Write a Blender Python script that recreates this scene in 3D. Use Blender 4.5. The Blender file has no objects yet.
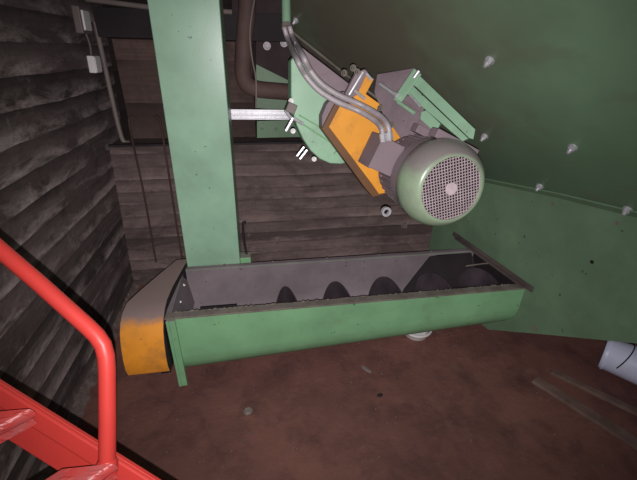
import bpy, bmesh, math, random
from mathutils import Vector, Matrix
random.seed(7)
V = Vector
scn = bpy.context.scene
C = scn.collection

# ------------------------------------------------------------------ camera
FPX, PITCH, ROLL, YAW, CH = 370.0, math.radians(27), math.radians(1.2), math.radians(9.898587995849502), 2.6
CAM = V((0, 0, CH))
Fw = V((math.sin(YAW)*math.cos(PITCH), math.cos(YAW)*math.cos(PITCH), -math.sin(PITCH)))
R0 = V((math.cos(YAW), -math.sin(YAW), 0)); U0 = R0.cross(Fw)
Rt = math.cos(ROLL)*R0 + math.sin(ROLL)*U0
Up = math.cos(ROLL)*U0 - math.sin(ROLL)*R0
cd = bpy.data.cameras.new('camera'); cam = bpy.data.objects.new('camera', cd); C.objects.link(cam)
cd.sensor_width = 36; cd.lens = FPX/637*36; cd.clip_start = .02
m3 = Matrix((Rt, Up, -Fw)).transposed()
cam.matrix_world = Matrix.Translation(CAM) @ m3.to_4x4()
scn.camera = cam
def ray(x, y): return Fw + Rt*((x-318.5)/FPX) + Up*((240-y)/FPX)
def at(x, y, d): return CAM + ray(x, y)*d                 # a point at depth d along the view
def onp(x, y, P, n):                                      # a point on a real plane
    r = ray(x, y); return CAM + r*((P-CAM).dot(n)/r.dot(n))
def onX(x, y, X): return onp(x, y, V((X, 0, 0)), V((1, 0, 0)))
def onY(x, y, Y): return onp(x, y, V((0, Y, 0)), V((0, 1, 0)))
def onZ(x, y, Z): return onp(x, y, V((0, 0, Z)), V((0, 0, 1)))

# ------------------------------------------------------------------ materials
def lin(c):
    return tuple(((v/255)/12.92 if v/255 <= .04045 else ((v/255+.055)/1.055)**2.4) for v in c) + (1,)
class NT:
    def __init__(s, name, rough=.6, metal=0, spec=.5):
        s.m = bpy.data.materials.new(name); s.m.use_nodes = True
        s.n = s.m.node_tree.nodes; s.l = s.m.node_tree.links
        s.b = s.n['Principled BSDF']
        s.b.inputs['Roughness'].default_value = rough; s.b.inputs['Metallic'].default_value = metal
        s.b.inputs['Specular IOR Level'].default_value = spec
        s.tc = s.n.new('ShaderNodeTexCoord').outputs['Object']
    def noise(s, scale, detail=5, rough=.6, stretch=None, dist=0):
        src = s.tc
        if stretch:
            mp = s.n.new('ShaderNodeMapping'); mp.inputs['Scale'].default_value = stretch
            s.l.new(src, mp.inputs[0]); src = mp.outputs[0]
        t = s.n.new('ShaderNodeTexNoise'); t.inputs['Scale'].default_value = scale
        t.inputs['Detail'].default_value = detail; t.inputs['Roughness'].default_value = rough
        t.inputs['Distortion'].default_value = dist
        s.l.new(src, t.inputs['Vector']); return t.outputs['Fac']
    def ramp(s, fac, a, b, ca=(0, 0, 0, 1), cb=(1, 1, 1, 1)):
        r = s.n.new('ShaderNodeValToRGB'); e = r.color_ramp.elements
        e[0].position = a; e[0].color = ca; e[1].position = b; e[1].color = cb
        s.l.new(fac, r.inputs[0]); return r.outputs[0]
    def mix(s, fac, a, b, mode='MIX'):
        x = s.n.new('ShaderNodeMix'); x.data_type = 'RGBA'; x.blend_type = mode
        for sock, v in ((x.inputs[0], fac), (x.inputs[6], a), (x.inputs[7], b)):
            if isinstance(v, bpy.types.NodeSocket): s.l.new(v, sock)
            elif sock == x.inputs[0]: sock.default_value = v
            else: sock.default_value = v
        return x.outputs[2]
    def math(s, op, a, b=None):
        x = s.n.new('ShaderNodeMath'); x.operation = op
        for i, v in enumerate((a, b)):
            if v is None: continue
            if isinstance(v, bpy.types.NodeSocket): s.l.new(v, x.inputs[i])
            else: x.inputs[i].default_value = v
        return x.outputs[0]
    def sep(s, v=None):
        x = s.n.new('ShaderNodeSeparateXYZ'); s.l.new(v or s.tc, x.inputs[0]); return x.outputs
    def upness(s):
        g = s.n.new('ShaderNodeNewGeometry'); return s.sep(g.outputs['Normal'])[2]
    def bump(s, h, strength=.3, dist=.01):
        b = s.n.new('ShaderNodeBump'); b.inputs['Strength'].default_value = strength
        b.inputs['Distance'].default_value = dist
        s.l.new(h, b.inputs['Height']); s.l.new(b.outputs[0], s.b.inputs['Normal'])
    def out(s, col): s.l.new(col, s.b.inputs['Base Color']); return s.m

def paint(name, c, grime=(70, 60, 60), g0=.55, g1=.8, gamt=.6, rough=.45, chips=True, dust=None, dusta=.75, d0=.75, d1=1.0, spec=.4, metal=0, sc=3):
    t = NT(name, rough, metal, spec)
    base = t.mix(t.ramp(t.noise(1.7, 4), .3, .7), lin([v*.9 for v in c]), lin([min(255, v*1.06) for v in c]))
    g = t.math('MULTIPLY', t.ramp(t.noise(sc, 8, .65), g0, g1), gamt)
    col = t.mix(g, base, lin(grime))
    if chips:
        k = t.ramp(t.noise(26, 3, .5), .71, .74)
        col = t.mix(t.math('MULTIPLY', k, .7), col, lin([v*.45 for v in grime]))
    if dust:
        u = t.math('MULTIPLY', t.math('ADD', t.upness(), t.math('MULTIPLY', t.noise(9, 6, .7), .5)), .7)
        col = t.mix(t.math('MULTIPLY', t.ramp(u, d0*.7, d1*.7), dusta), col, lin(dust))
    t.bump(t.noise(60, 4, .6), .06, .004)
    return t.out(col)

DUST = (136, 120, 121)
M = {}
M['duct'] = paint('pale_green_duct_paint', (142, 176, 150), (104, 112, 100), .55, .9, .4, .33, dust=None, spec=.5)
M['hull'] = paint('dull_green_hull_paint', (104, 130, 100), (104, 88, 76), .5, .85, .5, .5, chips=False, spec=.3, sc=1.3)
def hull_mat():
    # paint with oily dirt spread around the drive and shade painted in towards the lower seam
    t = NT('dull_green_hopper_paint', .5, 0, .7)
    base = t.mix(t.ramp(t.noise(1.1, 4), .3, .7), lin((106, 136, 106)), lin((120, 150, 120)))
    vm = t.n.new('ShaderNodeVectorMath'); vm.operation = 'DISTANCE'; t.l.new(t.tc, vm.inputs[0]); vm.inputs[1].default_value = STAIN
    d = t.math('ADD', vm.outputs['Value'], t.math('MULTIPLY', t.noise(2.2, 6, .6), 1.3))
    col = t.mix(t.math('MULTIPLY', t.ramp(t.math('DIVIDE', d, 4.), .30, .60, (1, 1, 1, 1), (0, 0, 0, 1)), .8), base, lin((98, 80, 72)))
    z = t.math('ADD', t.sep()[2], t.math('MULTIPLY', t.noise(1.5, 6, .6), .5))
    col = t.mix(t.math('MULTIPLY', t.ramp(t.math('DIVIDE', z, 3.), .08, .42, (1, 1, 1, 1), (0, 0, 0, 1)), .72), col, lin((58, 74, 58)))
    col = t.mix(t.math('MULTIPLY', t.ramp(t.noise(4, 7, .6, (1, .3, 1)), .58, .7), .3), col, lin((104, 92, 78)))
    t.bump(t.noise(60, 4, .6), .05, .004)
    return t.out(col)
M['hull_low'] = paint('dark_green_skirt_paint', (100, 124, 98), (76, 86, 76), .45, .8, .6, .5, chips=True, spec=.3, sc=2)
M['trough'] = paint('green_trough_paint', (124, 170, 126), (88, 74, 66), .55, .85, .45, .42, dust=DUST, spec=.4)
M['green'] = paint('light_green_machine_paint', (142, 178, 148), (84, 78, 74), .5, .8, .6, .4, spec=.5)
M['fan'] = paint('fan_cowl_green_paint', (140, 158, 130), (110, 104, 102), .45, .7, .6, .34, chips=False, spec=.6, dust=(124, 114, 114), dusta=.95, d0=.5, d1=.85)
M['dusty'] = paint('mauve_dusty_metal', (134, 118, 124), (76, 64, 66), .45, .8, .7, .7, spec=.2)
M['rim'] = paint('dirty_rim_metal', (120, 112, 104), (70, 58, 54), .4, .75, .7, .7, spec=.2, sc=9)
M['inner'] = paint('trough_inside_metal', (126, 114, 118), (84, 72, 74), .4, .85, .6, .6, spec=.25)
M['dark'] = paint('blackened_metal', (44, 37, 40), (22, 18, 20), .4, .8, .7, .7, spec=.2, chips=False)
M['auger'] = paint('dark_screw_flight_metal', (70, 60, 66), (30, 24, 28), .35, .7, .8, .5, spec=.35, chips=False)
M['yellow'] = paint('yellow_guard_paint', (222, 150, 52), (128, 92, 58), .5, .75, .7, .5, spec=.35, sc=5, chips=False)
M['cyellow'] = paint('chain_guard_yellow_paint', (232, 148, 44), (136, 98, 60), .46, .72, .75, .55, spec=.35, sc=4, dust=(130, 114, 112), dusta=.97, d0=.92, d1=1.15)
M['brown'] = paint('brown_rusty_paint', (112, 76, 46), (70, 52, 44), .4, .7, .7, .6, chips=False)
M['red'] = paint('red_railing_paint', (192, 58, 52), (158, 54, 50), .5, .8, .4, .42, spec=.35, chips=False)
M['zinc'] = paint('zinc_bright_metal', (206, 204, 208), (120, 112, 114), .5, .8, .6, .35, metal=.5, spec=.6, chips=False, sc=30)
M['hose'] = paint('grey_hose_metal', (172, 162, 166), (96, 84, 86), .5, .8, .7, .55, metal=.2, spec=.6, chips=False, sc=20)
M['pipe'] = paint('brown_pipe', (92, 72, 68), (54, 42, 40), .4, .75, .6, .7, chips=False, spec=.2)
M['rust'] = paint('rusted_rod', (78, 60, 54), (50, 38, 36), .4, .7, .6, .8, chips=False, spec=.1)
M['conduit'] = paint('grey_conduit', (120, 108, 104), (74, 62, 60), .4, .8, .6, .6, chips=False)
M['bar'] = paint('grimy_bar_metal', (92, 80, 78), (50, 42, 42), .4, .7, .6, .7, chips=False, spec=.2)
M['dim'] = paint('dim_sooty_steel', (66, 54, 54), (40, 32, 34), .4, .7, .6, .8, chips=False, spec=.15)
M['white'] = paint('off_white_plastic', (226, 222, 220), (140, 128, 126), .5, .8, .5, .5, chips=False)
M['bucket'] = paint('blue_white_plastic', (212, 214, 236), (150, 150, 172), .5, .8, .5, .4, chips=False)
M['wood'] = paint('dusty_wood', (118, 96, 88), (80, 62, 56), .4, .7, .7, .8, chips=False, spec=.15, sc=8)
M['wire'] = paint('grille_wire', (190, 172, 176), (130, 112, 116), .4, .8, .6, .45, chips=False, spec=.5, sc=20)
M['debris'] = paint('crumbly_dust', (110, 96, 92), (60, 48, 46), .4, .7, .7, .9, chips=False, spec=.1, sc=30)

def boards(name, h, axis_long, base, light, off=0., lightamt=.8, gr=.8):
    t = NT(name, .85, 0, .2)
    z = t.sep()[2]
    zz = t.math('ADD', z, t.math('MULTIPLY', t.noise(1.2, 2), .05))
    k = t.math('ADD', t.math('DIVIDE', zz, h), off)
    fl = t.math('FLOOR', k); fr = t.math('FRACT', k)
    wn = t.n.new('ShaderNodeTexWhiteNoise'); wn.noise_dimensions = '1D'; t.l.new(fl, wn.inputs['W'])
    c = t.mix(wn.outputs['Value'], lin([v*.74 for v in base]), lin([v*1.1 for v in base]))
    st = (.5, 5, 9) if axis_long == 'X' else (5, .5, 9)
    st2 = (.8, 1, 3) if axis_long == 'X' else (1, .8, 3)
    c = t.mix(t.math('MULTIPLY', t.ramp(t.noise(1.8, 9, .72, st), .46, .68), .55), c, lin([v*.62 for v in base]))
    # big dark damp stains
    c = t.mix(t.math('MULTIPLY', t.ramp(t.noise(1.5, 8, .68, dist=.8), .47, .66), gr), c, lin([v*.55 for v in base]))
    # pale efflorescence scraped along the lower part of the boards
    body = t.ramp(fr, .08, .75, (1, 1, 1, 1), (0, 0, 0, 1))
    patch = t.ramp(t.noise(1.9, 9, .7, st2, dist=.4), .46, .62)
    c = t.mix(t.math('MULTIPLY', t.math('MULTIPLY', body, patch), lightamt), c, lin(light))
    c = t.mix(t.math('MULTIPLY', t.ramp(t.noise(6, 7, .75), .6, .74), .35), c, lin([min(255, v*1.12) for v in light]))
    c = t.mix(t.math('MULTIPLY', t.ramp(t.noise(16, 6, .8), .5, .8), .5), c, lin([v*.5 for v in base]))
    jit = t.math('ADD', fr, t.math('MULTIPLY', t.math('SUBTRACT', t.noise(7, 5, .7), .5), .22))
    dk = t.ramp(jit, .78, 1.0)
    c = t.mix(t.math('MULTIPLY', t.math('MULTIPLY', dk, .62), t.ramp(t.noise(2.5, 4, .6), .3, .6)), c, lin([v*.42 for v in base]))
    hgt = t.math('ADD', t.math('MULTIPLY', t.math('SUBTRACT', 1., dk), .5), t.math('MULTIPLY', t.noise(22, 7, .75), .8))
    t.bump(hgt, .55, .02)
    return t.out(c)
M['wall_b'] = boards('board_marked_concrete_back', .14, 'X', (104, 88, 85), (146, 126, 122), .3, .55, .7)
M['wall_l'] = boards('board_marked_concrete_left', .19, 'Y', (98, 84, 83), (172, 156, 154), .1, 1.0, .8)
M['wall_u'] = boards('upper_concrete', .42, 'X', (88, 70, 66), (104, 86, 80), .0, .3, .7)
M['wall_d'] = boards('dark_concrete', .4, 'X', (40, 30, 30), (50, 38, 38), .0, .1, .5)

t = NT('red_brown_dirt', .8, 0, .35)
c = t.mix(t.ramp(t.noise(.9, 4, .55), .3, .7), lin((90, 58, 54)), lin((118, 78, 68)))
c = t.mix(t.math('MULTIPLY', t.ramp(t.noise(3.2, 9, .68, dist=.3), .46, .7), .7), c, lin((62, 40, 40)))
c = t.mix(t.math('MULTIPLY', t.ramp(t.noise(2.4, 5, .7), .56, .76), .45), c, lin((128, 92, 84)))
c = t.mix(t.math('MULTIPLY', t.ramp(t.noise(38, 3, .6), .7, .76), .6), c, lin((176, 142, 124)))
x = t.sep()
t.bump(t.noise(14, 8, .7), .35, .03)
M['floor'] = t.out(c)

# ------------------------------------------------------------------ mesh helpers
def obj(name, bm, mat, parent=None, smooth=False, bevel=0):
    me = bpy.data.meshes.new(name)
    bmesh.ops.recalc_face_normals(bm, faces=bm.faces)
    if parent is not None:
        off = parent['_w'] if '_w' in parent else None
        o0 = WORLD[parent.name]
    else: o0 = V((0, 0, 0))
    bmesh.ops.translate(bm, verts=bm.verts, vec=-o0)
    bm.to_mesh(me); bm.free()
    o = bpy.data.objects.new(name, me); C.objects.link(o)
    me.materials.append(mat)
    if smooth:
        for p in me.polygons: p.use_smooth = True
        try: me.set_sharp_from_angle(angle=math.radians(40))
        except Exception: pass
    if bevel:
        b = o.modifiers.new('bevel', 'BEVEL'); b.width = bevel; b.segments = 2; b.limit_method = 'ANGLE'
    if parent is not None: o.parent = parent
    WORLD[o.name] = o0.copy()
    return o
WORLD = {}
def thing(name, label, cat, loc, group=None):
    o = bpy.data.objects.new(name, None); C.objects.link(o); o.location = loc
    o.empty_display_size = .1
    o['label'] = label; o['category'] = cat
    if group: o['group'] = group
    WORLD[o.name] = V(loc); return o
def tag(o, label, cat, group=None):
    o['label'] = label; o['category'] = cat
    if group: o['group'] = group
    return o
def struct(o): o['kind'] = 'structure'; return o
def B(): return bmesh.new()
def box(bm, c, s, ax=None):
    """box centred at c, sizes s, axes ax (three unit vectors)"""
    ax = ax or (V((1, 0, 0)), V((0, 1, 0)), V((0, 0, 1)))
    c = V(c); vs = []
    for i in (-1, 1):
        for j in (-1, 1):
            for k in (-1, 1):
                vs.append(bm.verts.new(c + ax[0]*(i*s[0]/2) + ax[1]*(j*s[1]/2) + ax[2]*(k*s[2]/2)))
    for f in ((0, 1, 3, 2), (4, 6, 7, 5), (0, 4, 5, 1), (2, 3, 7, 6), (0, 2, 6, 4), (1, 5, 7, 3)):
        bm.faces.new([vs[i] for i in f])
def bxx(bm, x0, x1, y0, y1, z0, z1): box(bm, ((x0+x1)/2, (y0+y1)/2, (z0+z1)/2), (x1-x0, y1-y0, z1-z0))
def prism(bm, pts, vec):
    a = [bm.verts.new(V(p)) for p in pts]; b = [bm.verts.new(V(p)+vec) for p in pts]
    n = len(pts); bm.faces.new(a); bm.faces.new(b[::-1])
    for i in range(n): bm.faces.new((a[i], a[(i+1) % n], b[(i+1) % n], b[i]))
def frame(d):
    d = d.normalized(); h = V((0, 0, 1)) if abs(d.z) < .9 else V((1, 0, 0))
    u = d.cross(h).normalized(); return u, d.cross(u).normalized()
def tube(bm, pts, r, seg=12, cap=True, rr=None):
    pts = [V(p) for p in pts]; rings = []; pu = None
    for i, p in enumerate(pts):
        d = (pts[min(i+1, len(pts)-1)] - pts[max(i-1, 0)]).normalized()
        if pu is None: u, v = frame(d)
        else:
            u = (pu - d*pu.dot(d)).normalized(); v = d.cross(u)
        pu = u; q = rr[i] if rr else r
        rings.append([bm.verts.new(p + (u*math.cos(a)+v*math.sin(a))*q) for a in [2*math.pi*k/seg for k in range(seg)]])
    for a, b in zip(rings, rings[1:]):
        for k in range(seg): bm.faces.new((a[k], a[(k+1) % seg], b[(k+1) % seg], b[k]))
    if cap: bm.faces.new(rings[0][::-1]); bm.faces.new(rings[-1])
def lathe(bm, O, w, prof, seg=48):
    """prof: list of (d along w, radius)"""
    u, v = frame(w); rings = []
    for d, r in prof:
        if r <= 1e-6: rings.append([bm.verts.new(O + w*d)])
        else: rings.append([bm.verts.new(O + w*d + (u*math.cos(2*math.pi*k/seg)+v*math.sin(2*math.pi*k/seg))*r) for k in range(seg)])
    for a, b in zip(rings, rings[1:]):
        for k in range(seg):
            k2 = (k+1) % seg
            if len(a) == 1 and len(b) == 1: continue
            if len(a) == 1: bm.faces.new((a[0], b[k2], b[k]))
            elif len(b) == 1: bm.faces.new((a[k], a[k2], b[0]))
            else: bm.faces.new((a[k], a[k2], b[k2], b[k]))
def spline(pts, n=8):
    pts = [V(p) for p in pts]; P = [2*pts[0]-pts[1]] + pts + [2*pts[-1]-pts[-2]]; out = []
    for i in range(1, len(P)-2):
        for k in range(n):
            t = k/n; a, b, c, d = P[i-1:i+3]
            out.append(.5*((2*b)+(c-a)*t+(2*a-5*b+4*c-d)*t*t+(-a+3*b-3*c+d)*t**3))
    return out + [pts[-1]]
def hexbolt(bm, P, n, r=.018, h=.02):
    u, v = frame(n)
    lathe(bm, P, n, [(0, 0), (0, r*1.35), (h*.25, r*1.35), (h*.25, r)], 16)
    ps = [P + (u*math.cos(math.pi/3*k)+v*math.sin(math.pi/3*k))*r for k in range(6)]
    prism(bm, ps, n*h)
    lathe(bm, P, n, [(h, r*.55), (h*1.7, r*.5), (h*1.7, 0)], 10)

# ------------------------------------------------------------------ the pit
bm = B(); bxx(bm, -1.9, 5.0, -1.5, 4.7, -.12, 0); struct(obj('floor', bm, M['floor']))
def WX(z): return -1.565 + .05*z
bm = B(); prism(bm, [(WX(0), -1.5, 0), (WX(0), 4.6, 0), (WX(3.8), 4.6, 3.8), (WX(3.8), -1.5, 3.8)], V((-.25, 0, 0)))
struct(obj('wall_left', bm, M['wall_l']))
bm = B(); bxx(bm, -1.8, 4.9, 4.1, 4.9, 0, 1.70); struct(obj('wall_back', bm, M['wall_b']))
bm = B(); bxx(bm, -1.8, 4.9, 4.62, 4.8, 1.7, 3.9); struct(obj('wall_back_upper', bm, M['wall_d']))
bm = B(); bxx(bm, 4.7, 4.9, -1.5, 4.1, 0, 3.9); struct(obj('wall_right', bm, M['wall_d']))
# dark strip drawn for the thin shadow gap atop the low wall
bm = B(); bxx(bm, -1.5, 3.5, 4.085, 4.13, 1.69, 1.712); struct(obj('ledge_shadow_strip', bm, M['dark']))
# flat raised panel of the upper wall and the beam above it
p0 = onY(112, 40, 4.45); p1 = onY(256, 140, 4.45)
bm = B(); bxx(bm, p0.x, p1.x, 4.45, 4.62, 1.7, p0.z+.01); struct(obj('wall_back_panel', bm, M['wall_u']))
bm = B(); bxx(bm, -1.4, 2.2, 4.25, 4.62, p0.z+.02, p0.z+.26); struct(obj('trim_2', bm, M['dark']))

# grit that piled up along the foot of the left wall
bm = B(); rnd = random.Random(3); rows = []
N = 60
for i in range(N+1):
    y = 1.4 + (4.08-1.4)*i/N; w = .05+.05*rnd.random(); h = .03+.04*rnd.random()
    rows.append([bm.verts.new((WX(h)+.001, y, h)), bm.verts.new((WX(0)+w*.5, y, h*.55*(.7+.6*rnd.random()))), bm.verts.new((WX(0)+w, y, .001))])
for a, b in zip(rows, rows[1:]):
    for k in range(2): bm.faces.new((a[k], a[k+1], b[k+1], b[k]))
o = obj('grit', bm, M['debris'], smooth=True); o['kind'] = 'stuff'
tag(o, 'pale crumbly grit lying along the foot of the left wall', 'grit')

# ------------------------------------------------------------------ wall fittings
r_c = .016
bm = B(); tube(bm, spline([onY(95, 22, 4.28), onY(104, 62, 4.28), onY(113, 103, 4.28), onY(120, 132, 4.28), onY(124, 141.5, 4.28), onY(130, 143, 4.28)], 6), .022)
tag(obj('conduit', bm, M['conduit']), 'grey conduit running down the dark corner onto the wall ledge', 'conduit')
bm = B(); tube(bm, [onY(62, -4, 4.2), onY(147, 7, 4.2), onY(232, 12, 4.2)], .022)
tag(obj('ceiling_pipe', bm, M['conduit']), 'thin pale pipe running across the top left behind the duct', 'pipe')
def lwall(x, y):
    r = ray(x, y); n = V((1, 0, -.05)); return onp(x, y, V((-1.565, 0, 0)), n)
P = lwall(91, 64)
t = thing('junction_box', 'small square pale switch box on the left wall with a cord above', 'switch box', P)
bm = B(); ax = (V((1, 0, -.05)).normalized(), V((0, 1, 0)), V((.05, 0, 1)).normalized())
box(bm, P+ax[0]*.03, (.06, .15, .14), ax); obj('box_body', bm, M['white'], t, bevel=.006)
bm = B(); box(bm, P+ax[0]*.063, (.006, .13, .12), ax); obj('lid', bm, M['white'], t, bevel=.002)
bm = B(); Q = lwall(78, 20)
tube(bm, spline([P+ax[0]*.02+V((0, 0, .07)), P*.5+Q*.5+V((.03, .02, 0)), Q+V((.02, 0, 0))], 5), .008)
obj('cord', bm, M['conduit'], t)
t = thing('wall_lamp', 'small whitish box lamp high on the left wall above the switch box', 'lamp', Q)
bm = B(); box(bm, Q+ax[0]*.03, (.06, .2, .2), ax); obj('lamp_housing', bm, M['conduit'], t, bevel=.01)
bm = B(); box(bm, Q+ax[0]*.065, (.02, .15, .15), ax); obj('lamp_cover', bm, M['white'], t, bevel=.008)
def rod(pts, label):
    bm = B(); tube(bm, spline([onY(x, y, Y) for x, y, Y in pts], 5), .011)
    tag(obj('hanging_rod', bm, M['rust']), label, 'rod')
rod([(136, 120, 4.06), (132, 117, 4.05), (129, 121, 4.05), (133, 143, 4.05), (140, 175, 4.08), (146, 205, 4.08), (156, 262, 4.08)], 'thin rusty rod with hooked top on the back wall nearest the corner')
rod([(158, 124, 4.0), (156, 117, 4.0), (160, 121, 4.0), (165, 150, 4.05), (172, 195, 4.08), (179, 240, 4.08), (184, 268, 4.08)], 'thin rusty rod on the back wall right beside the green duct')

# ------------------------------------------------------------------ background pipes between duct and machine
bm = B(); pp = [(247, -20), (247, 10), (244, 45), (243, 72), (247, 84), (257, 89), (275, 91), (300, 93)]
tube(bm, spline([onY(x, y, 3.95) for x, y in pp], 7), .078, 20)
tag(obj('elbow_pipe', bm, M['pipe'], smooth=True), 'thick dusty brown pipe dropping behind the duct and bending right', 'pipe')
bm = B(); tube(bm, spline([onY(x, y, 3.82) for x, y in ((256, -10), (250, 30), (252, 58), (256, 80), (256, 108))], 6), .008)
tag(obj('cable', bm, M['conduit']), 'thin pale cable hanging in front of the thick brown pipe', 'cable')
bm = B(); a = onY(226, 114, 3.98); b = onY(290, 114.5, 3.98)
d = (b-a).normalized(); u = V((0, 1, 0)); v = d.cross(u)
for k, (off, w_) in enumerate(((0, .1),)):
    box(bm, (a+b)/2, ((b-a).length, .04, .1), (d, u, v))
for s in (-.042, 0, .042): box(bm, (a+b)/2+v*s-u*.024, ((b-a).length, .012, .016), (d, u, v))
tag(obj('strut_channel', bm, M['zinc'], bevel=.003), 'bright galvanised ribbed channel bar spanning from duct to machine', 'bar')
bm = B(); q = [onY(x, y, 4.2) for x, y in ((256, 64), (296, 84), (296, 112), (256, 108))]; prism(bm, q, V((0, .03, 0)))
tag(obj('green_plate', bm, M['hull_low'], bevel=.004), 'dull green plate glimpsed behind the brown elbow pipe', 'plate')
bm = B(); q = [onY(x, y, 4.2) for x, y in ((257, 121), (300, 120), (300, 137), (257, 138))]; prism(bm, q, V((0, .05, 0)))
for x in (262, 276, 288): hexbolt(bm, onY(x, 129, 4.2), V((0, -1, 0)), .014, .015)
tag(obj('green_plate', bm, M['hull_low'], bevel=.004), 'dull green bolted strip below the galvanised channel bar', 'plate')
bm = B(); prism(bm, [onY(x, y, 4.5) for x, y in ((232, -6), (300, -6), (300, 60), (290, 82), (256, 66), (256, 20), (232, 18))], V((0, .1, 0)))
spl = tag(obj('steel_plate', bm, M['dim']), 'blackened steel plate high behind the brown pipe', 'plate')
for x, y, nm in ((267, 46, 0), (262, 18, 0), (284, 43, 0)):
    bm = B(); hexbolt(bm, onY(x, y, 4.5), V((0, -1, 0)), .03, .03)
    obj('bolt', bm, M['hose'], spl)

# ------------------------------------------------------------------ green vertical duct
DY = 3.095
tl, bl, tr, br = onY(145.5, -10, DY), onY(188, 271, DY), onY(218.5, -10, DY), onY(240.5, 269, DY)
def ext(a, b, z): return a + (b-a)*((z-a.z)/(b.z-a.z))
zt, zb = 3.7, .0
q = [ext(tl, bl, zt), ext(tr, br, zt), ext(tr, br, zb), ext(tl, bl, zb)]
base = (q[2]+q[3])/2
t = thing('vertical_duct', 'tall square pale green steel duct rising behind the open trough', 'duct', (base.x, DY+.2, 0))
bm = B(); prism(bm, q, V((0, .42, 0))); obj('casing', bm, M['duct'], t, bevel=.006)
# dusty foot bracket at its right side
a = onY(244, 262, 3.25)
bm = B(); box(bm, a+V((.02, 0, .0)), (.1, .12, .16)); obj('bracket', bm, M['trough'], t, bevel=.004)
bm = B(); s = onY(243, 225, 3.3); tube(bm, spline([s+V((.03, 0, .02)), s, s-V((0, 0, .2)), a+V((.04, 0, .02))], 4), .012); obj('latch_rod', bm, M['dark'], t)

# ------------------------------------------------------------------ screw trough
LX, RX = -.712, 2.20
TZ, YF, YB = .8, 2.34, 3.03
def zbot(x): return .12 + (.285-.12)*(x-LX)/(RX-LX)
t = thing('screw_trough', 'long open green screw conveyor trough with dusty grey rim', 'conveyor trough', ((LX+RX)/2, 2.7, 0))
def section(x, inset=0):
    zb_ = zbot(x)+inset; yf, yb = YF+inset, YB-inset; pts = [(yf, TZ)]
    r = .31 if not inset else .30
    pts.append((yf, zb_+r))
    for k in range(1, 7):
        a = math.pi/2*k/6; pts.append((yf+r-r*math.cos(a), zb_+r-r*math.sin(a)))
    for k in range(0, 6):
        a = math.pi/2*k/6; pts.append((yb-r+r*math.sin(a), zb_+r-r*math.cos(a)))
    pts += [(yb, zb_+r), (yb, TZ)]
    return [V((x, y, z)) for y, z in pts]
def rxe(y): return 2.235 - .13*(y-2.37) + .004       # the skirt plate it ends in
def shell(bm, inset, x0, x1, n=10):
    rows = []
    for i in range(n+1):
        sec = section(x0+(x1-x0)*i/n, inset)
        if i == n: sec = [V((rxe(p.y), p.y, p.z)) for p in sec]
        rows.append([bm.verts.new(p) for p in sec])
    for a, b in zip(rows, rows[1:]):
        for k in range(len(a)-1): bm.faces.new((a[k], a[k+1], b[k+1], b[k]))
bm = B(); shell(bm, 0, LX, RX); obj('trough_shell', bm, M['trough'], t, smooth=True)
bm = B(); shell(bm, .008, LX+.01, RX); obj('trough_lining', bm, M['inner'], t, smooth=True)
# left end plate, stands a little proud of the shell
bm = B(); sec = section(LX); o_ = [V((LX-.014, p.y, p.z)) for p in sec]
o_[0] = V((LX-.014, YF-.015, TZ+.004)); 
pl = [V((LX-.02, YF-.035, TZ)), V((LX-.02, YF-.035, zbot(LX)+.01)), V((LX-.02, YB+.03, zbot(LX)+.01)), V((LX-.02, YB+.03, TZ))]
prism(bm, pl, V((.022, 0, 0))); obj('end_plate', bm, M['trough'], t, bevel=.004)
bm = B(); bxx(bm, LX+.002, LX+.045, YF-.03, YF-.004, zbot(LX)+.01, TZ-.004); obj('end_flange', bm, M['trough'], t, bevel=.003)
bm = B(); prism(bm, [V((LX+.004, YF+.01, TZ-.002)), V((LX+.004, YB-.01, TZ-.002)), V((LX+.05, YB-.01, .45)), V((LX+.05, YF+.01, .45))], V((.004, 0, 0))); obj('end_lining', bm, M['inner'], t)
for k, (y, z) in enumerate(((2.45, .73), (2.66, .72), (2.88, .74))):
    bm = B(); hexbolt(bm, V((LX+.012, y, z)), V((1, 0, 0)), .011, .01); obj('bolt', bm, M['white'], t)
# rims: flat dirty flanges
bm = B(); prism(bm, [V((LX-.03, YF-.012, TZ)), V((rxe(YF)-.0, YF-.012, TZ)), V((rxe(YF), YF+.06, TZ)), V((LX-.03, YF+.06, TZ))], V((0, 0, .014))); obj('front_rim', bm, M['rim'], t, bevel=.003)
bm = B(); prism(bm, [V((LX-.03, YB-.005, TZ)), V((rxe(YB), YB-.005, TZ)), V((rxe(YB), YB+.045, TZ)), V((LX-.03, YB+.045, TZ))], V((0, 0, .012))); obj('rear_rim', bm, M['inner'], t, bevel=.003)
bm = B(); prism(bm, [V((LX-.03, YF, TZ)), V((LX+.01, YF, TZ)), V((LX+.01, YB+.05, TZ)), V((LX-.03, YB+.05, TZ))], V((0, 0, .012))); obj('end_rim', bm, M['inner'], t)
for x in (-.35, .1, .62, 1.15, 1.7):
    bm = B(); hexbolt(bm, V((x, YB+.03, TZ+.012)), V((0, 0, 1)), .01, .008); obj('bolt', bm, M['rim'], t)
bm = B(); p_, q_ = onY(200, 309.5, YF+.085), onY(237, 306.5, YF+.085); prism(bm, [p_, q_, q_-V((0, 0, .05)), p_-V((0, 0, .05))], V((0, .03, 0))); obj('wear_strip', bm, M['dark'], t)
# outlet stub and foot below
bm = B(); xx = -.25; prism(bm, [V((xx-.2, 2.58, .30)), V((xx+.2, 2.58, .30)), V((xx+.14, 2.58, .14)), V((xx-.14, 2.58, .14))], V((0, .3, 0))); obj('outlet_stub', bm, M['hull_low'], t, bevel=.004)
for xx in (-.1,):
    bm = B(); bxx(bm, xx-.05, xx+.05, 2.78, 2.88, 0, .34); obj('support_leg', bm, M['trough'], t, bevel=.004)
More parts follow.
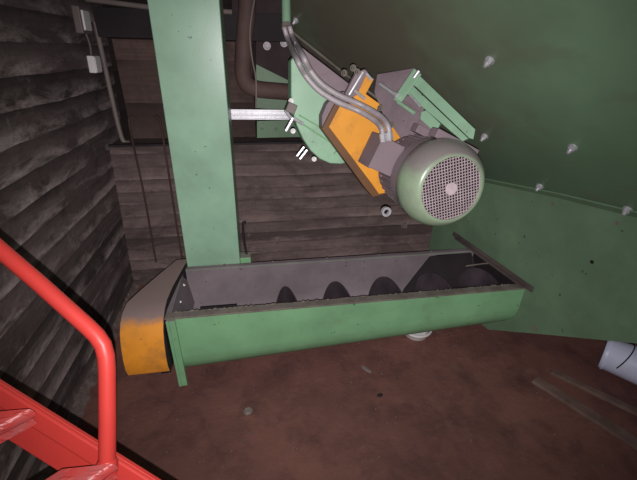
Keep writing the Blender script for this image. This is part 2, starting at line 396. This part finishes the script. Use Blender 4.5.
# ragged crust of material along the inside of the front rim
bm = B(); n = 220; rnd = random.Random(5); top = []; bot = []
for i in range(n+1):
    x = LX+.03+(RX-LX-.1)*i/n; h = .001+.011*rnd.random()**5
    top.append([bm.verts.new((x, YF+.045, TZ+.0145+h*.2)), bm.verts.new((x, YF+.055+.008*rnd.random(), TZ+.014+h)), bm.verts.new((x, YF+.060+.012*rnd.random()**3, TZ-.004)), bm.verts.new((x, YF+.05, TZ-.03))])
for a, b in zip(top, top[1:]):
    for k in range(3): bm.faces.new((a[k], a[k+1], b[k+1], b[k]))
o = obj('crust', bm, M['rim'], t); o['kind'] = 'stuff'
# residue lying in the bottom
bm = B(); rnd = random.Random(9); nx, ny = 70, 12; g = []
for i in range(nx+1):
    x = LX+.03+(2.1-LX)*i/nx
    g.append([bm.verts.new((x, YF+.1+(YB-YF-.2)*j/ny, zbot(x)+.10+.03*abs(j/ny-.5)*2+.03*rnd.random())) for j in range(ny+1)])
for a, b in zip(g, g[1:]):
    for k in range(ny): bm.faces.new((a[k], a[k+1], b[k+1], b[k]))
o = obj('residue', bm, M['dark'], t, smooth=True); o['kind'] = 'stuff'
# dark sheet added over the black area at the rear wall's right end
bm = B(); f = lambda x, y: onp(x, y, V((0, 3.0, .8)), V((0, 1, -.42)))
q = [f(398, 306), f(404, 290), f(418, 272), f(430, 257), f(440, 252.5), f(472, 250), f(490, 258), f(510, 306)]
prism(bm, [V((min(p.x, 2.135), p.y, min(p.z, TZ-.01))) for p in q], V((0, .012, 0))); obj('dark_sheet', bm, M['dark'], t)

bm = B(); prism(bm, [V((rxe(y)-.012, y, z)) for y, z in ((YF+.02, TZ-.005), (YB-.02, TZ-.005), (YB-.02, .6), (YB-.2, .36), (YF+.2, .36), (YF+.02, .6))], V((.004, 0, 0))); obj('end_wall', bm, M['dark'], t)
# auger: helical flight on a shaft, lies inside the trough
AY, AZ0 = 2.69, .50
a0, a1 = V((LX+.03, AY, .47)), V((2.14, AY, .55)); ad = (a1-a0).normalized(); L = (a1-a0).length
t2 = thing('auger', 'dark steel screw auger lying inside the green trough', 'auger', (a0+a1)/2)
bm = B(); tube(bm, [a0, a1], .055, 20); obj('shaft', bm, M['auger'], t2, smooth=True)
bm = B(); u, v = V((0, 1, 0)), ad.cross(V((0, 1, 0))).normalized()
pitch = .462; seg = 36; s0 = .56; rows = []; k0 = int((L-s0)/pitch*seg); ph = AUGPH = 2.95
for i in range(k0+1):
    s = s0 + pitch*i/seg; a = 2*math.pi*i/seg + ph; R_ = .23
    if s < .86: R_ = .15 + .08*(s-.56)/.3
    dirv = u*math.cos(a)+v*math.sin(a)
    rows.append([[bm.verts.new(a0+ad*(s+e)+dirv*r) for r in (.05, R_)] for e in (-.004, .004)])
for p, q_ in zip(rows, rows[1:]):
    for e in (0, 1): bm.faces.new((p[e][0], p[e][1], q_[e][1], q_[e][0]))
    bm.faces.new((p[0][1], p[1][1], q_[1][1], q_[0][1]))
obj('screw_flight', bm, M['auger'], t2, smooth=True)

# ------------------------------------------------------------------ chain guard at the left end
t = thing('chain_guard', 'yellow rounded chain guard with thick grey dust on its sloping top', 'guard', (-.9, 2.5, .33))
prof = [(3.16, .60), (3.16, .845), (2.95, .85), (2.7, .85), (2.52, .85), (2.42, .835), (2.34, .80), (2.285, .74), (2.25, .66), (2.225, .56), (2.215, .46), (2.235, .385), (2.30, .37), (2.5, .37)]
bm = B(); ra, la = [], []
for y, z in prof:
    w = .10 + .20*min(1, max(0, (3.16-y)/.66)); xr = -.752 if y < 2.6 else -.752+.06*(y-2.6)/.5
    ra.append(bm.verts.new((xr, y, z))); la.append(bm.verts.new((xr-w-.0, y, z)))
for i in range(len(prof)-1): bm.faces.new((ra[i], la[i], la[i+1], ra[i+1]))
bm.faces.new((ra[-1], la[-1], la[0], ra[0]))
bm.faces.new(la)
obj('cover', bm, M['cyellow'], t, smooth=True)
bm = B()
mid = [(V(a.co) if 0 else None) for a in ()]
cl = [V((-.745 if y < 2.6 else -.745+.06*(y-2.6)/.5, y, z)) for y, z in prof]
prism(bm, cl, V((-.006, 0, 0))); obj('side_plate', bm, M['dark'], t)
bm = B(); bxx(bm, -.95, -.87, 2.6, 2.7, 0, .42); obj('support_leg', bm, M['dark'], t)
P = onX(188, 271, -.70)
bm = B(); box(bm, P+V((-.02, .02, -.01)), (.05, .02, .05)); obj('rear_tab', bm, M['yellow'], t)

# ------------------------------------------------------------------ big green hopper (sloping wall) and the skirt below it
An = V((-2.09, -.705, -2.29)).normalized(); AP = V((2.09, 3.2, 1.5))
def onA(x, y, off=0): return onp(x, y, AP+An*off, An)
t = thing('hopper', 'huge dull green hopper wall sloping over the upper right', 'hopper', onA(485, 181))
pts = [(286, -70), (288, 20), (296, 36), (345, 76), (410, 124), (485, 181), (560, 196), (640, 216), (760, 262), (900, 200), (900, -300)]
STAIN = onA(360, 50) - WORLD[t.name]; SEAMZ = 0
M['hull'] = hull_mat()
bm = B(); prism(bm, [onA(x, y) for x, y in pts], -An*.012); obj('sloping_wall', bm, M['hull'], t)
bm = B(); e = [(283, 28), (296, 41), (345, 81), (380, 108)]; e2 = [(283, 22), (298, 35), (347, 74), (382, 100)]
prism(bm, [onA(x, y, .012) for x, y in e+e2[::-1]], An*.02); obj('flange', bm, M['rim'], t, bevel=.003)
bm = B(); e = [(484, 181), (560, 197), (640, 217), (700, 240)]; e2 = [(484, 178), (560, 193), (640, 212), (700, 234)]
prism(bm, [onA(x, y, .004) for x, y in e+e2[::-1]], An*.012); obj('seam_strip', bm, M['hull_low'], t)
for x, y in ((490, 60), (573, 147), (485, 136), (540, 186), (628, 209), (296, 20), (468, 95) if 0 else (299, 24)):
    if (x, y) == (299, 24): continue
    bm = B(); hexbolt(bm, onA(x, y), (An+V((0, 0, 0))).normalized(), .021, .028); obj('bolt', bm, M['zinc'], t, smooth=False)

def BX(y): return 2.235 - .13*(y-2.37)
Bn = V((-1, -.13, 0)).normalized(); BP = V((2.235, 2.37, 0))
def onB(x, y, off=0): return onp(x, y, BP+Bn*off, Bn)
yb_ = onB(431, 236).y
q = [V((BX(yb_), yb_, .12)), V((BX(yb_), yb_, 1.50)), onB(485, 181), onB(560, 196), onB(640, 216), onB(700, 236), onB(700, 349), onB(637, 343.5), onB(540, 334), onB(488, 329.5), V((BX(2.75), 2.75, .12))]
t = thing('hopper_skirt', 'dark green steel skirt plate that the trough runs into', 'machine housing', (2.5, 3.4, 0))
bm = B(); prism(bm, q, V((.35, 0, 0))); obj('housing', bm, M['hull_low'], t)
bm = B(); bxx(bm, 2.25, 2.45, 3.6, 3.9, 0, .2); obj('support_leg', bm, M['hull_low'], t)
for x, y in ((508, 190), (515, 192), (553, 204), (617, 223), (592, 262)):
    bm = B(); hexbolt(bm, onB(x, y), Bn, .010, .008); obj('bolt', bm, M['conduit'] if x != 592 else M['dark'], t)
bm = B(); lathe(bm, onB(535, 328), Bn, [(0, .014), (.008, .014), (.008, .024), (0, .024)], 20); obj('ring', bm, M['conduit'], t)
# angle bar lying across the trough's right end
a, b = V((BX(3.36)-.02, 3.36, .845)), V((BX(2.25)-.02, 2.25, .845)); d = (b-a).normalized(); s = V((-d.y, d.x, 0))
if s.x > 0: s = -s
bm = B(); box(bm, (a+b)/2, ((b-a).length, .014, .05), (d, s, V((0, 0, 1))))
box(bm, (a*.93+b*.07+a*.02*0+b)/2 if 0 else (a+b)/2+s*.03+V((0, 0, -.004))+d*.02, ((b-a).length*.86, .045, .012), (d, s, V((0, 0, 1))))
tag(obj('angle_bar', bm, M['bar'], bevel=.002), 'dark steel angle bar lying across the right end of the trough', 'bar')
bm = B(); a2, b2 = onZ(462, 263, .79), onZ(505, 268, .79)
tube(bm, [onZ(466, 266, .80), onZ(484, 263.5, .8), V((BX(2.78)-.012, 2.78, .8))], .008, 8)
tag(obj('tie_rod', bm, M['rim']), 'thin grey rod lying across the dark right end of the trough', 'rod')

# ------------------------------------------------------------------ motor and its belt guard
FD = 2.0; P0 = at(451.5, 189, FD); vv = ray(452, 188).normalized()
s_ = (Rt*.90 - Up*.43); s_ = (s_ - vv*s_.dot(vv)).normalized()
th = math.radians(35); w = (-vv*math.cos(th) + s_*math.sin(th)).normalized()      # drive end -> fan
e2 = (-vv*math.sin(th) - s_*math.cos(th)).normalized()                             # side that faces the stairs
e1 = w.cross(e2).normalized()
if e1.dot(Up) < 0: e1 = -e1                                                        # upper right side (feet)
def onW(x, y, d): return onp(x, y, P0+w*d, w)
def onE(x, y, d): return onp(x, y, P0+e2*d, e2)
t = thing('electric_motor', 'round green and grey electric motor with mesh fan grille', 'motor', P0-w*.3)
bm = B(); lathe(bm, P0, w, [(-.006, .172), (.006, .176), (.006, .186), (-.004, .2), (-.03, .222), (-.065, .238), (-.11, .249), (-.17, .25), (-.175, .246), (-.17, .238)], 72)
obj('fan_cowl', bm, M['fan'], t, smooth=True)
bm = B(); u, v = (e1*.8+e2*.6), (e1*.6-e2*.8)
G = .0165; R_ = .174
for ax, bx_ in ((u, v), (v, u)):
    k = -10
    while k <= 10:
        o2 = k*G
        if abs(o2) < R_:
            h = math.sqrt(R_*R_-o2*o2); box(bm, P0+ax*o2, (.0036, 2*h, .003), (ax, bx_, w))
        k += 1
obj('grille', bm, M['wire'], t)
bm = B(); lathe(bm, P0, w, [(.003, 0), (.003, .033), (-.002, .036), (-.002, 0)], 32); obj('grille_hub', bm, M['wire'], t)
bm = B(); lathe(bm, P0, w, [(-.03, 0), (-.03, .05), (-.05, .055), (-.055, .2), (-.065, .2), (-.065, 0)], 24)
for k in range(8):
    a = k*math.pi/4; dv = e1*math.cos(a)+e2*math.sin(a); box(bm, P0-w*.06+dv*.1, (.16, .006, .03), (dv, w.cross(dv), w))
obj('fan', bm, M['dark'], t)
bm = B(); lathe(bm, P0, w, [(-.15, 0), (-.15, .238), (-.28, .236), (-.27, .215), (-.5, .205), (-.5, .215), (-.54, .215), (-.55, .12), (-.6, .05), (-.6, 0)], 48)
for k in range(40):
    a = 2*math.pi*k/40; dv = e1*math.cos(a)+e2*math.sin(a)
    box(bm, P0-w*.38+dv*.215, (.03, .008, .22), (dv, w.cross(dv), w))
obj('motor_body', bm, M['dusty'], t)
bm = B()   # terminal box
tb = onW(379, 157, -.36)
tb = P0 - w*.385 + e2*.29 + e1*.005
box(bm, tb, (.19, .15, .19), (w, e2, e1)); tbx = obj('terminal_box', bm, M['dusty'], t, bevel=.006)
bm = B(); box(bm, tb+e2*.078, (.2, .012, .2), (w, e2, e1)); obj('lid', bm, M['dusty'], tbx, bevel=.004)
bm = B(); lathe(bm, onW(386, 211.5, -.5), w, [(-.012, .018), (.012, .018), (.012, .034), (-.012, .034), (-.012, .018)], 24)
obj('lifting_eye', bm, M['zinc'], t, smooth=True)
# feet / base plate on the hopper side
for fd in (-.44, -.2):
    bm = B(); box(bm, P0+w*fd+e1*.235, (.08, .3, .05), (w, e2, e1)); obj('foot', bm, M['dusty'], t, bevel=.004)

# motor slide frame: light green rails bolted to dirty plate
rp = P0 + e1*.30
t = thing('slide_frame', 'light green motor slide frame of angle rails between motor and hopper', 'frame', rp-w*.3)
Fn = (w*.5+e2*.8).normalized(); FP = P0-w*.25+e1*.28
def onE(x, y, d): return onp(x, y, FP+Fn*(d-.1), Fn)
def quadE(bm, pts, d, th_): prism(bm, [onE(x, y, d) for x, y in pts], -Fn*th_)
bm = B(); quadE(bm, [(411, 82), (417, 73), (475, 129), (473, 139), (469, 138)], .10, .012); obj('rail', bm, M['green'], t, bevel=.003)
bm = B(); quadE(bm, [(405, 92), (410, 83), (468, 138), (462, 141)], .09, .02); obj('rail', bm, M['green'], t, bevel=.003)
bm = B(); quadE(bm, [(421, 112), (426, 110), (440, 123), (436, 130), (430, 128), (420, 119)], .095, .02); obj('gusset', bm, M['green'], t, bevel=.003)
bm = B(); quadE(bm, [(414, 68), (421, 74), (400, 103), (393, 99)], .115, .012); obj('end_angle', bm, M['green'], t, bevel=.003)
bm = B(); quadE(bm, [(402, 99), (408, 95), (425, 106), (421, 113)], .07, .02); obj('rail', bm, M['dusty'], t, bevel=.003)
for a, b, r in (((380, 84), (397, 96), .011), ((410, 95), (420, 106), .008), ((398, 102), (414, 113), .012), ((414, 78), (419, 71), .012)):
    bm = B(); A_, B_ = onE(*a, .14), onE(*b, .14); tube(bm, [A_, B_], r, 12)
    dd = (B_-A_).normalized()
    if a[0] == 380: 
        lathe(bm, B_, dd, [(-.02, .02), (0, .02), (0, .011)], 6)
    obj('threaded_rod', bm, M['zinc'] if r != .012 or a[0] == 414 else M['green'], t)
bm = B(); quadE(bm, [(377, 74), (413, 68), (421, 78), (404, 98), (441, 130), (432, 143), (400, 140), (384, 118), (374, 92)], .02, .02)
obj('backing_plate', bm, M['dusty'], t, bevel=.004)
bm = B(); quadE(bm, [(413, 128), (424, 114), (437, 132), (430, 142), (414, 141)], .06, .03); obj('lug', bm, M['dusty'], t, bevel=.006)

# belt guard
t = thing('belt_guard', 'orange yellow angular belt guard between motor and conveyor drive', 'guard', onW(360, 150, -.6))
q = [(341, 104), (329, 127), (372, 184), (379, 194), (392, 192), (408, 170), (402, 140), (391, 124), (378, 112), (362, 103)]
bm = B(); prism(bm, [onW(x, y, -.56) for x, y in q], -w*.012); obj('guard_face', bm, M['yellow'], t, bevel=.003)
q2 = [(332, 98), (325, 108), (322, 128), (340, 155), (372, 196), (392, 192), (408, 165), (390, 110), (360, 90), (345, 90)]
bm = B(); prism(bm, [onW(x, y, -.575) for x, y in ((336, 102), (322, 129), (366, 189), (373, 197), (390, 193), (408, 170), (402, 140), (391, 124), (378, 112), (362, 103))], -w*.10); obj('guard_side', bm, M['brown'], t, bevel=.003)
q = [(346, 91), (335, 95), (327, 104), (322, 116), (322, 129), (329, 127), (341, 104), (362, 103), (364, 95)]
bm = B(); prism(bm, [onW(x, y, -.60) for x, y in q], -w*.1); obj('guard_shoulder', bm, M['dusty'], t, bevel=.006)
bm = B(); prism(bm, [onW(x, y, -.55) for x, y in ((352, 96), (364, 70), (374, 79), (366, 94), (380, 104), (376, 112), (362, 105))], -w*.05); obj('guard_ear', bm, M['yellow'], t, bevel=.003)
bm = B(); prism(bm, [onW(x, y, -.53) for x, y in ((345, 94), (356, 73), (365, 69), (368, 72), (357, 95), (350, 99))], -w*.04); obj('bracket', bm, M['dusty'], t, bevel=.004)
for a, b in (((349, 95), (363, 72)), ((354, 90), (365, 99)), ((366, 73), (372, 80))):
    bm = B(); tube(bm, [onW(*a, -.52), onW(*b, -.52)], .009, 8); obj('hinge_rod', bm, M['zinc'], t)
for x, y in ((344, 73), (353, 68), (357, 72), (391, 125), (380, 108)):
    bm = B(); hexbolt(bm, onW(x, y, -.54), w, .014, .02); obj('bolt', bm, M['rim'], t)

# rounded light green end housing of the conveyor
t = thing('end_housing', 'light green round-cornered end housing left of the belt guard', 'machine housing', onW(310, 130, -.8))
q = [(291, 60), (291, 95), (293, 112), (297, 126), (303, 139), (311, 151), (320, 159), (330, 163.5), (341, 164), (360, 160), (350, 100), (336, 88), (300, 50)]
bm = B(); prism(bm, [onW(x, y, -.72) for x, y in q], -w*.14); obj('housing_plate', bm, M['green'], t, bevel=.008)
q = [(294, 40), (300, 46), (352, 86), (350, 100), (338, 97), (318, 82), (304, 64), (295, 50)]
bm = B(); prism(bm, [onW(x, y, -.70) for x, y in q], -w*.04); obj('dirty_panel', bm, M['dusty'], t, bevel=.003)
bm = B(); tube(bm, [onW(295, 119, -.712), onW(330, 142, -.712)], .006, 6); obj('crease', bm, M['trough'], t)
bm = B(); tube(bm, [onW(299, 115, -.712), onW(330, 133, -.712)], .005, 6); obj('crease', bm, M['trough'], t)
for a, b in (((285, 110), (291, 118)), ((293, 118), (286, 131)), ((293, 118), (303, 124))):
    bm = B(); tube(bm, [onW(*a, -.70), onW(*b, -.70)], .011, 8); obj('clamp_arm', bm, M['zinc'], t)
bm = B(); box(bm, onW(291, 108, -.70), (.06, .06, .06), (w, e1, e2)); obj('clamp_block', bm, M['conduit'], t, bevel=.006)
for x, y in ((291, 101), (293, 131), (314, 159)):
    bm = B(); hexbolt(bm, onW(x, y, -.71), w, .012, .02); obj('bolt', bm, M['white'], t)
for a, b in (((297, 156), (304, 147)), ((300, 159), (307, 150))):
    bm = B(); tube(bm, [onW(*a, -.73), onW(*b, -.73)], .009, 8); obj('stud', bm, M['zinc'], t)

# hoses from the green tube to the terminal box
t = thing('conduit_hose', 'pair of grey flexible hoses curving from green tube to motor box', 'hose', at(290, 27, 2.5))
bm = B(); tube(bm, [at(285.5, -30, 2.55), at(286.5, 26, 2.5)], .030, 20); obj('green_tube', bm, M['green'], t, smooth=True)
bm = B(); tube(bm, [at(286.4, 24, 2.5), at(286.7, 28, 2.5)], .034, 20); obj('collar', bm, M['rim'], t)
hc = [(286.8, 27, 2.50), (291, 40, 2.47), (299, 56, 2.44), (308, 73, 2.40), (319, 86, 2.36), (330, 94, 2.33), (341, 100, 2.28), (360, 108, 2.20), (377, 118, 2.12), (384.5, 127, 2.06), (386.5, 139, 2.08)]
def clear(x, y, d_):
    pd = (onW(x, y, -.50)-CAM).dot(Fw)
    return min(d_, pd-.05) if x > 292 else d_
path = spline([at(x, y, clear(x, y, d_)) for x, y, d_ in hc], 16)
for sd in (-1, 1):
    pts = []
    for i, p in enumerate(path):
        d = (path[min(i+1, len(path)-1)]-path[max(i-1, 0)]).normalized()
        pts.append(p + d.cross((p-CAM).normalized()).normalized()*(.0182*sd))
    n = len(pts); bm = B()
    tube(bm, pts, .016, 14, rr=[.0155+(.0016 if i % 2 else 0) for i in range(n)]); obj('hose', bm, M['hose'], t, smooth=True)
    bm = B(); d = (pts[-1]-pts[-6]).normalized(); tube(bm, [pts[-1]-d*.035, pts[-1]+d*.01], .02, 6); obj('hose_gland', bm, M['zinc'], t)

# small loose-looking fittings under the motor
bm = B(); hexbolt(bm, onY(404, 225, 4.1), V((0, -1, 0)), .03, .04)
tag(obj('wall_plug', bm, M['conduit']), 'small pale plug on the back wall below the motor', 'plug')

# ------------------------------------------------------------------ red stair: rail, post, stringer, treads
RD = .85
t = thing('red_handrail', 'bright red tubular handrail with a bend down to its post', 'handrail', at(106, 472, RD))
bm = B(); pts = [at(-190, 92, RD), at(-60, 198, RD), at(40, 284, RD), at(88, 327, RD)] + [at(x, y, RD) for x, y in ((97, 336), (103, 345), (106, 356), (107, 370))] + [at(107.5, 420, RD), at(107, 472, RD)]
tube(bm, pts, .0182, 28); obj('rail_tube', bm, M['red'], t, smooth=True)
bm = B(); P = at(107, 464, RD); lathe(bm, P, (at(107, 400, RD)-P).normalized(), [(-.02, .023), (0, .023), (.008, .0205), (.012, .018)], 28); obj('weld_collar', bm, M['red'], t, smooth=True)
t = thing('red_stair', 'red steel stair stringer with folded checker treads at lower left', 'stair', at(60, 470, .9))
SD = .885
p0_, p1_ = at(-70, 339, SD), at(150, 476.6, SD); sd = (p1_-p0_); T1 = p0_.z/-sd.z
e_ = p0_+sd*T1; dn = (at(-75, 388, SD)-p0_)
def on_floor(P): return P + sd*(P.z/-sd.z)
bm = B(); prism(bm, [p0_, on_floor(p0_), on_floor(p0_+dn), p0_+dn], Fw*.012)
obj('stringer', bm, M['red'], t, bevel=.002)
bm = B(); prism(bm, [p0_, on_floor(p0_), on_floor(p0_+dn*.42), p0_+dn*.42], -Fw*.010)
obj('stringer_flange', bm, M['red'], t, bevel=.006)
t2 = t
# checker plate material
tt = NT('red_checker_plate', .4, 0, .5)
base = tt.mix(tt.ramp(tt.noise(14, 5, .6, (1, 1, 1)), .4, .7), lin((182, 62, 58)), lin((158, 84, 82)))
scr = tt.ramp(tt.noise(45, 3, .5, (.25, 1, 1), dist=1), .64, .70)
tt.bump(tt.ramp(tt.noise(50, 2, .4, (.6, 1.6, 1)), .5, .6), .5, .003)
M['tread'] = tt.out(tt.mix(tt.math('MULTIPLY', scr, .7), base, lin((232, 190, 186))))
E2 = at(109, 464, .83); rear = onZ(62, 469, E2.z); run = (E2-rear); RL = run.length; run.normalize()
wd = (onZ(48, 478, E2.z)-rear).normalized()
def tread(E):
    'folded plate tread: flat top with a rolled nose, its end butting the stringer'
    prof = [(.016*math.sin(a*math.pi/6*.9), -.016+.016*math.cos(a*math.pi/6*.9)) for a in range(7)]
    outer = [(-RL, 0)] + prof + [(.008, -.05), (.003, -.05), (.003, -.03), (-RL, -.006)]
    bm = B(); prism(bm, [E+run*a+V((0, 0, c)) for a, c in outer], wd*.75)
    return obj('tread', bm, M['tread'], t2, smooth=True)
E1_ = at(26, 409, .83)
tread(E1_); tread(E2)
tread(E1_*2-E2)
tread(E2*2-E1_)

# ------------------------------------------------------------------ things on the floor
def plank(c0, c1, wpx, label, grp, hgt=.025, wd=.09):
    a, b = onZ(*c0, hgt), onZ(*c1, hgt); d = (b-a).normalized(); s = V((-d.y, d.x, 0))
    bm = B(); n = 8; L_ = (b-a).length
    box(bm, (a+b)/2-V((0, 0, hgt/2-.001)), (L_, wd, hgt), (d, s, V((0, 0, 1))))
    tag(obj('timber_plank', bm, M['wood'], bevel=.004), label, 'plank', grp)
plank((535, 378), (690, 476), 8, 'dusty brown timber plank on the dirt floor, nearer the camera', None, .03, .10)
plank((552, 370), (690, 436), 5, 'slim dusty timber plank on the dirt floor, nearer the green skirt', None, .035, .06)
# white bucket lying under the skirt
A0 = onZ(603, 352, .17); axd = V((.62, -.78, 0)).normalized()
t = thing('plastic_bucket', 'bluish white plastic bucket lying on its side below the skirt plate', 'bucket', (A0.x+.2, A0.y-.1, 0))
tilt = V((axd.x, axd.y, .04)).normalized()
bm = B(); lathe(bm, A0, tilt, [(0, .0), (0, .14), (.01, .148), (.42, .172), (.42, .164), (.02, .136), (.02, 0)], 40); obj('bucket_body', bm, M['bucket'], t, smooth=True)
bm = B(); lathe(bm, A0, tilt, [(.015, .149), (.015, .157), (.035, .157), (.035, .149), (.015, .149)], 40); obj('rim_band', bm, M['bucket'], t, smooth=True)
uu, v2 = frame(tilt)
bm = B(); pts = []
for k in range(13):
    a = math.pi*k/12; pts.append(A0+tilt*(.12+.06*math.sin(a))+V((0, 0, 1))*(.165*math.sin(a))-V((-tilt.y, tilt.x, 0))*(-.165*math.cos(a)))
tube(bm, pts, .005, 8); obj('handle', bm, M['dark'], t)
bm = B(); tube(bm, [A0+tilt*.10+V((0, 0, .133)), A0+tilt*.16+V((-.08, -.12, .06))*1.0, A0+tilt*.2+V((-.09, -.13, -.02))], .003, 6); obj('string', bm, M['dark'], t)
# cup-like white pot beneath the trough
c0 = onZ(419, 341, 0)
t = thing('white_pot', 'small white shallow pot standing on the dirt under the trough', 'pot', (c0.x, c0.y, 0))
bm = B(); lathe(bm, V((c0.x, c0.y+.1, 0)), V((0, 0, 1)), [(0, 0), (0, .10), (.03, .128), (.105, .15), (.11, .155), (.11, .145), (.01, .10), (.01, 0)], 32); obj('pot_body', bm, M['white'], t, smooth=True)
bm = B(); lathe(bm, V((c0.x, c0.y+.1, 0)), V((0, 0, 1)), [(.095, .148), (.095, .158), (.113, .158), (.113, .148)], 32); obj('pot_rim', bm, M['white'], t)
def chip(x, y, sz, mat, name, label, ang=0, tall=.4):
    P = onZ(x, y, 0); bm = B(); rnd = random.Random(int(x*7+y)); d = V((math.cos(ang), math.sin(ang), 0)); s = V((-d.y, d.x, 0))
    pts = [P+d*(sz[0]*math.cos(a)*(.75+.35*rnd.random()))+s*(sz[1]*math.sin(a)*(.75+.35*rnd.random())) for a in [2*math.pi*k/9 for k in range(9)]]
    lo = [bm.verts.new(p) for p in pts]; hi = [bm.verts.new(P+(p-P)*.7+V((0, 0, sz[1]*tall*(.7+.5*rnd.random())))) for p in pts]
    bm.faces.new(lo[::-1]); bm.faces.new(hi)
    for k in range(9): bm.faces.new((lo[k], lo[(k+1) % 9], hi[(k+1) % 9], hi[k]))
    return tag(obj(name, bm, mat), label, name.split('_')[-1])
chip(366, 369, (.07, .024), M['conduit'], 'wood_chip', 'pale splinter of wood on the dirt floor under the trough', -.9)
chip(248, 411, (.05, .035), M['conduit'], 'stone', 'pale stone lying on the open dirt floor', .3)
chip(380, 395, (.03, .02), M['dark'], 'stone', 'dark stone lying on the dirt right of the pale splinter', .5)
rnd = random.Random(21)
bm = B()
for i in range(260):
    x, y = rnd.uniform(-1.2, 2.6), rnd.uniform(1.1, 3.2); s = rnd.uniform(.003, .009)
    lathe(bm, V((x, y, 0)), V((0, 0, 1)), [(0, s), (s*.8, s*.7), (s, 0)], 6)
o = obj('gravel', bm, M['debris']); o['kind'] = 'stuff'; tag(o, 'fine scattered gravel crumbs over the dirt floor', 'gravel')

# ------------------------------------------------------------------ light: the phone's flash just under the lens, faint room light
ld = bpy.data.lights.new('flash', 'SPOT'); lo = bpy.data.objects.new('flash', ld); C.objects.link(lo)
lo.matrix_world = Matrix.Translation(CAM - Up*.034 + Rt*.004 - Fw*.01) @ m3.to_4x4()
ld.spot_size = math.radians(116); ld.spot_blend = 1.0; ld.shadow_soft_size = .003
ld.use_nodes = True; nt = ld.node_tree
em = nt.nodes['Emission']; fo = nt.nodes.new('ShaderNodeLightFalloff')
FLASH_E, FLASH_P = 108.0, .5
fo.inputs['Strength'].default_value = 1.0; fo.inputs['Smooth'].default_value = 0
nt.links.new(fo.outputs['Linear'], em.inputs['Strength'])
ld.energy = FLASH_E*1.06; ld.color = (1, .97, .98)
wd_ = bpy.data.worlds.new('world'); scn.world = wd_; wd_.use_nodes = True
wd_.node_tree.nodes['Background'].inputs[0].default_value = (.75, .72, .8, 1)
wd_.node_tree.nodes['Background'].inputs[1].default_value = .10
scn.view_settings.view_transform = 'Standard'
scn.view_settings.look = 'None'
scn.view_settings.exposure = 0
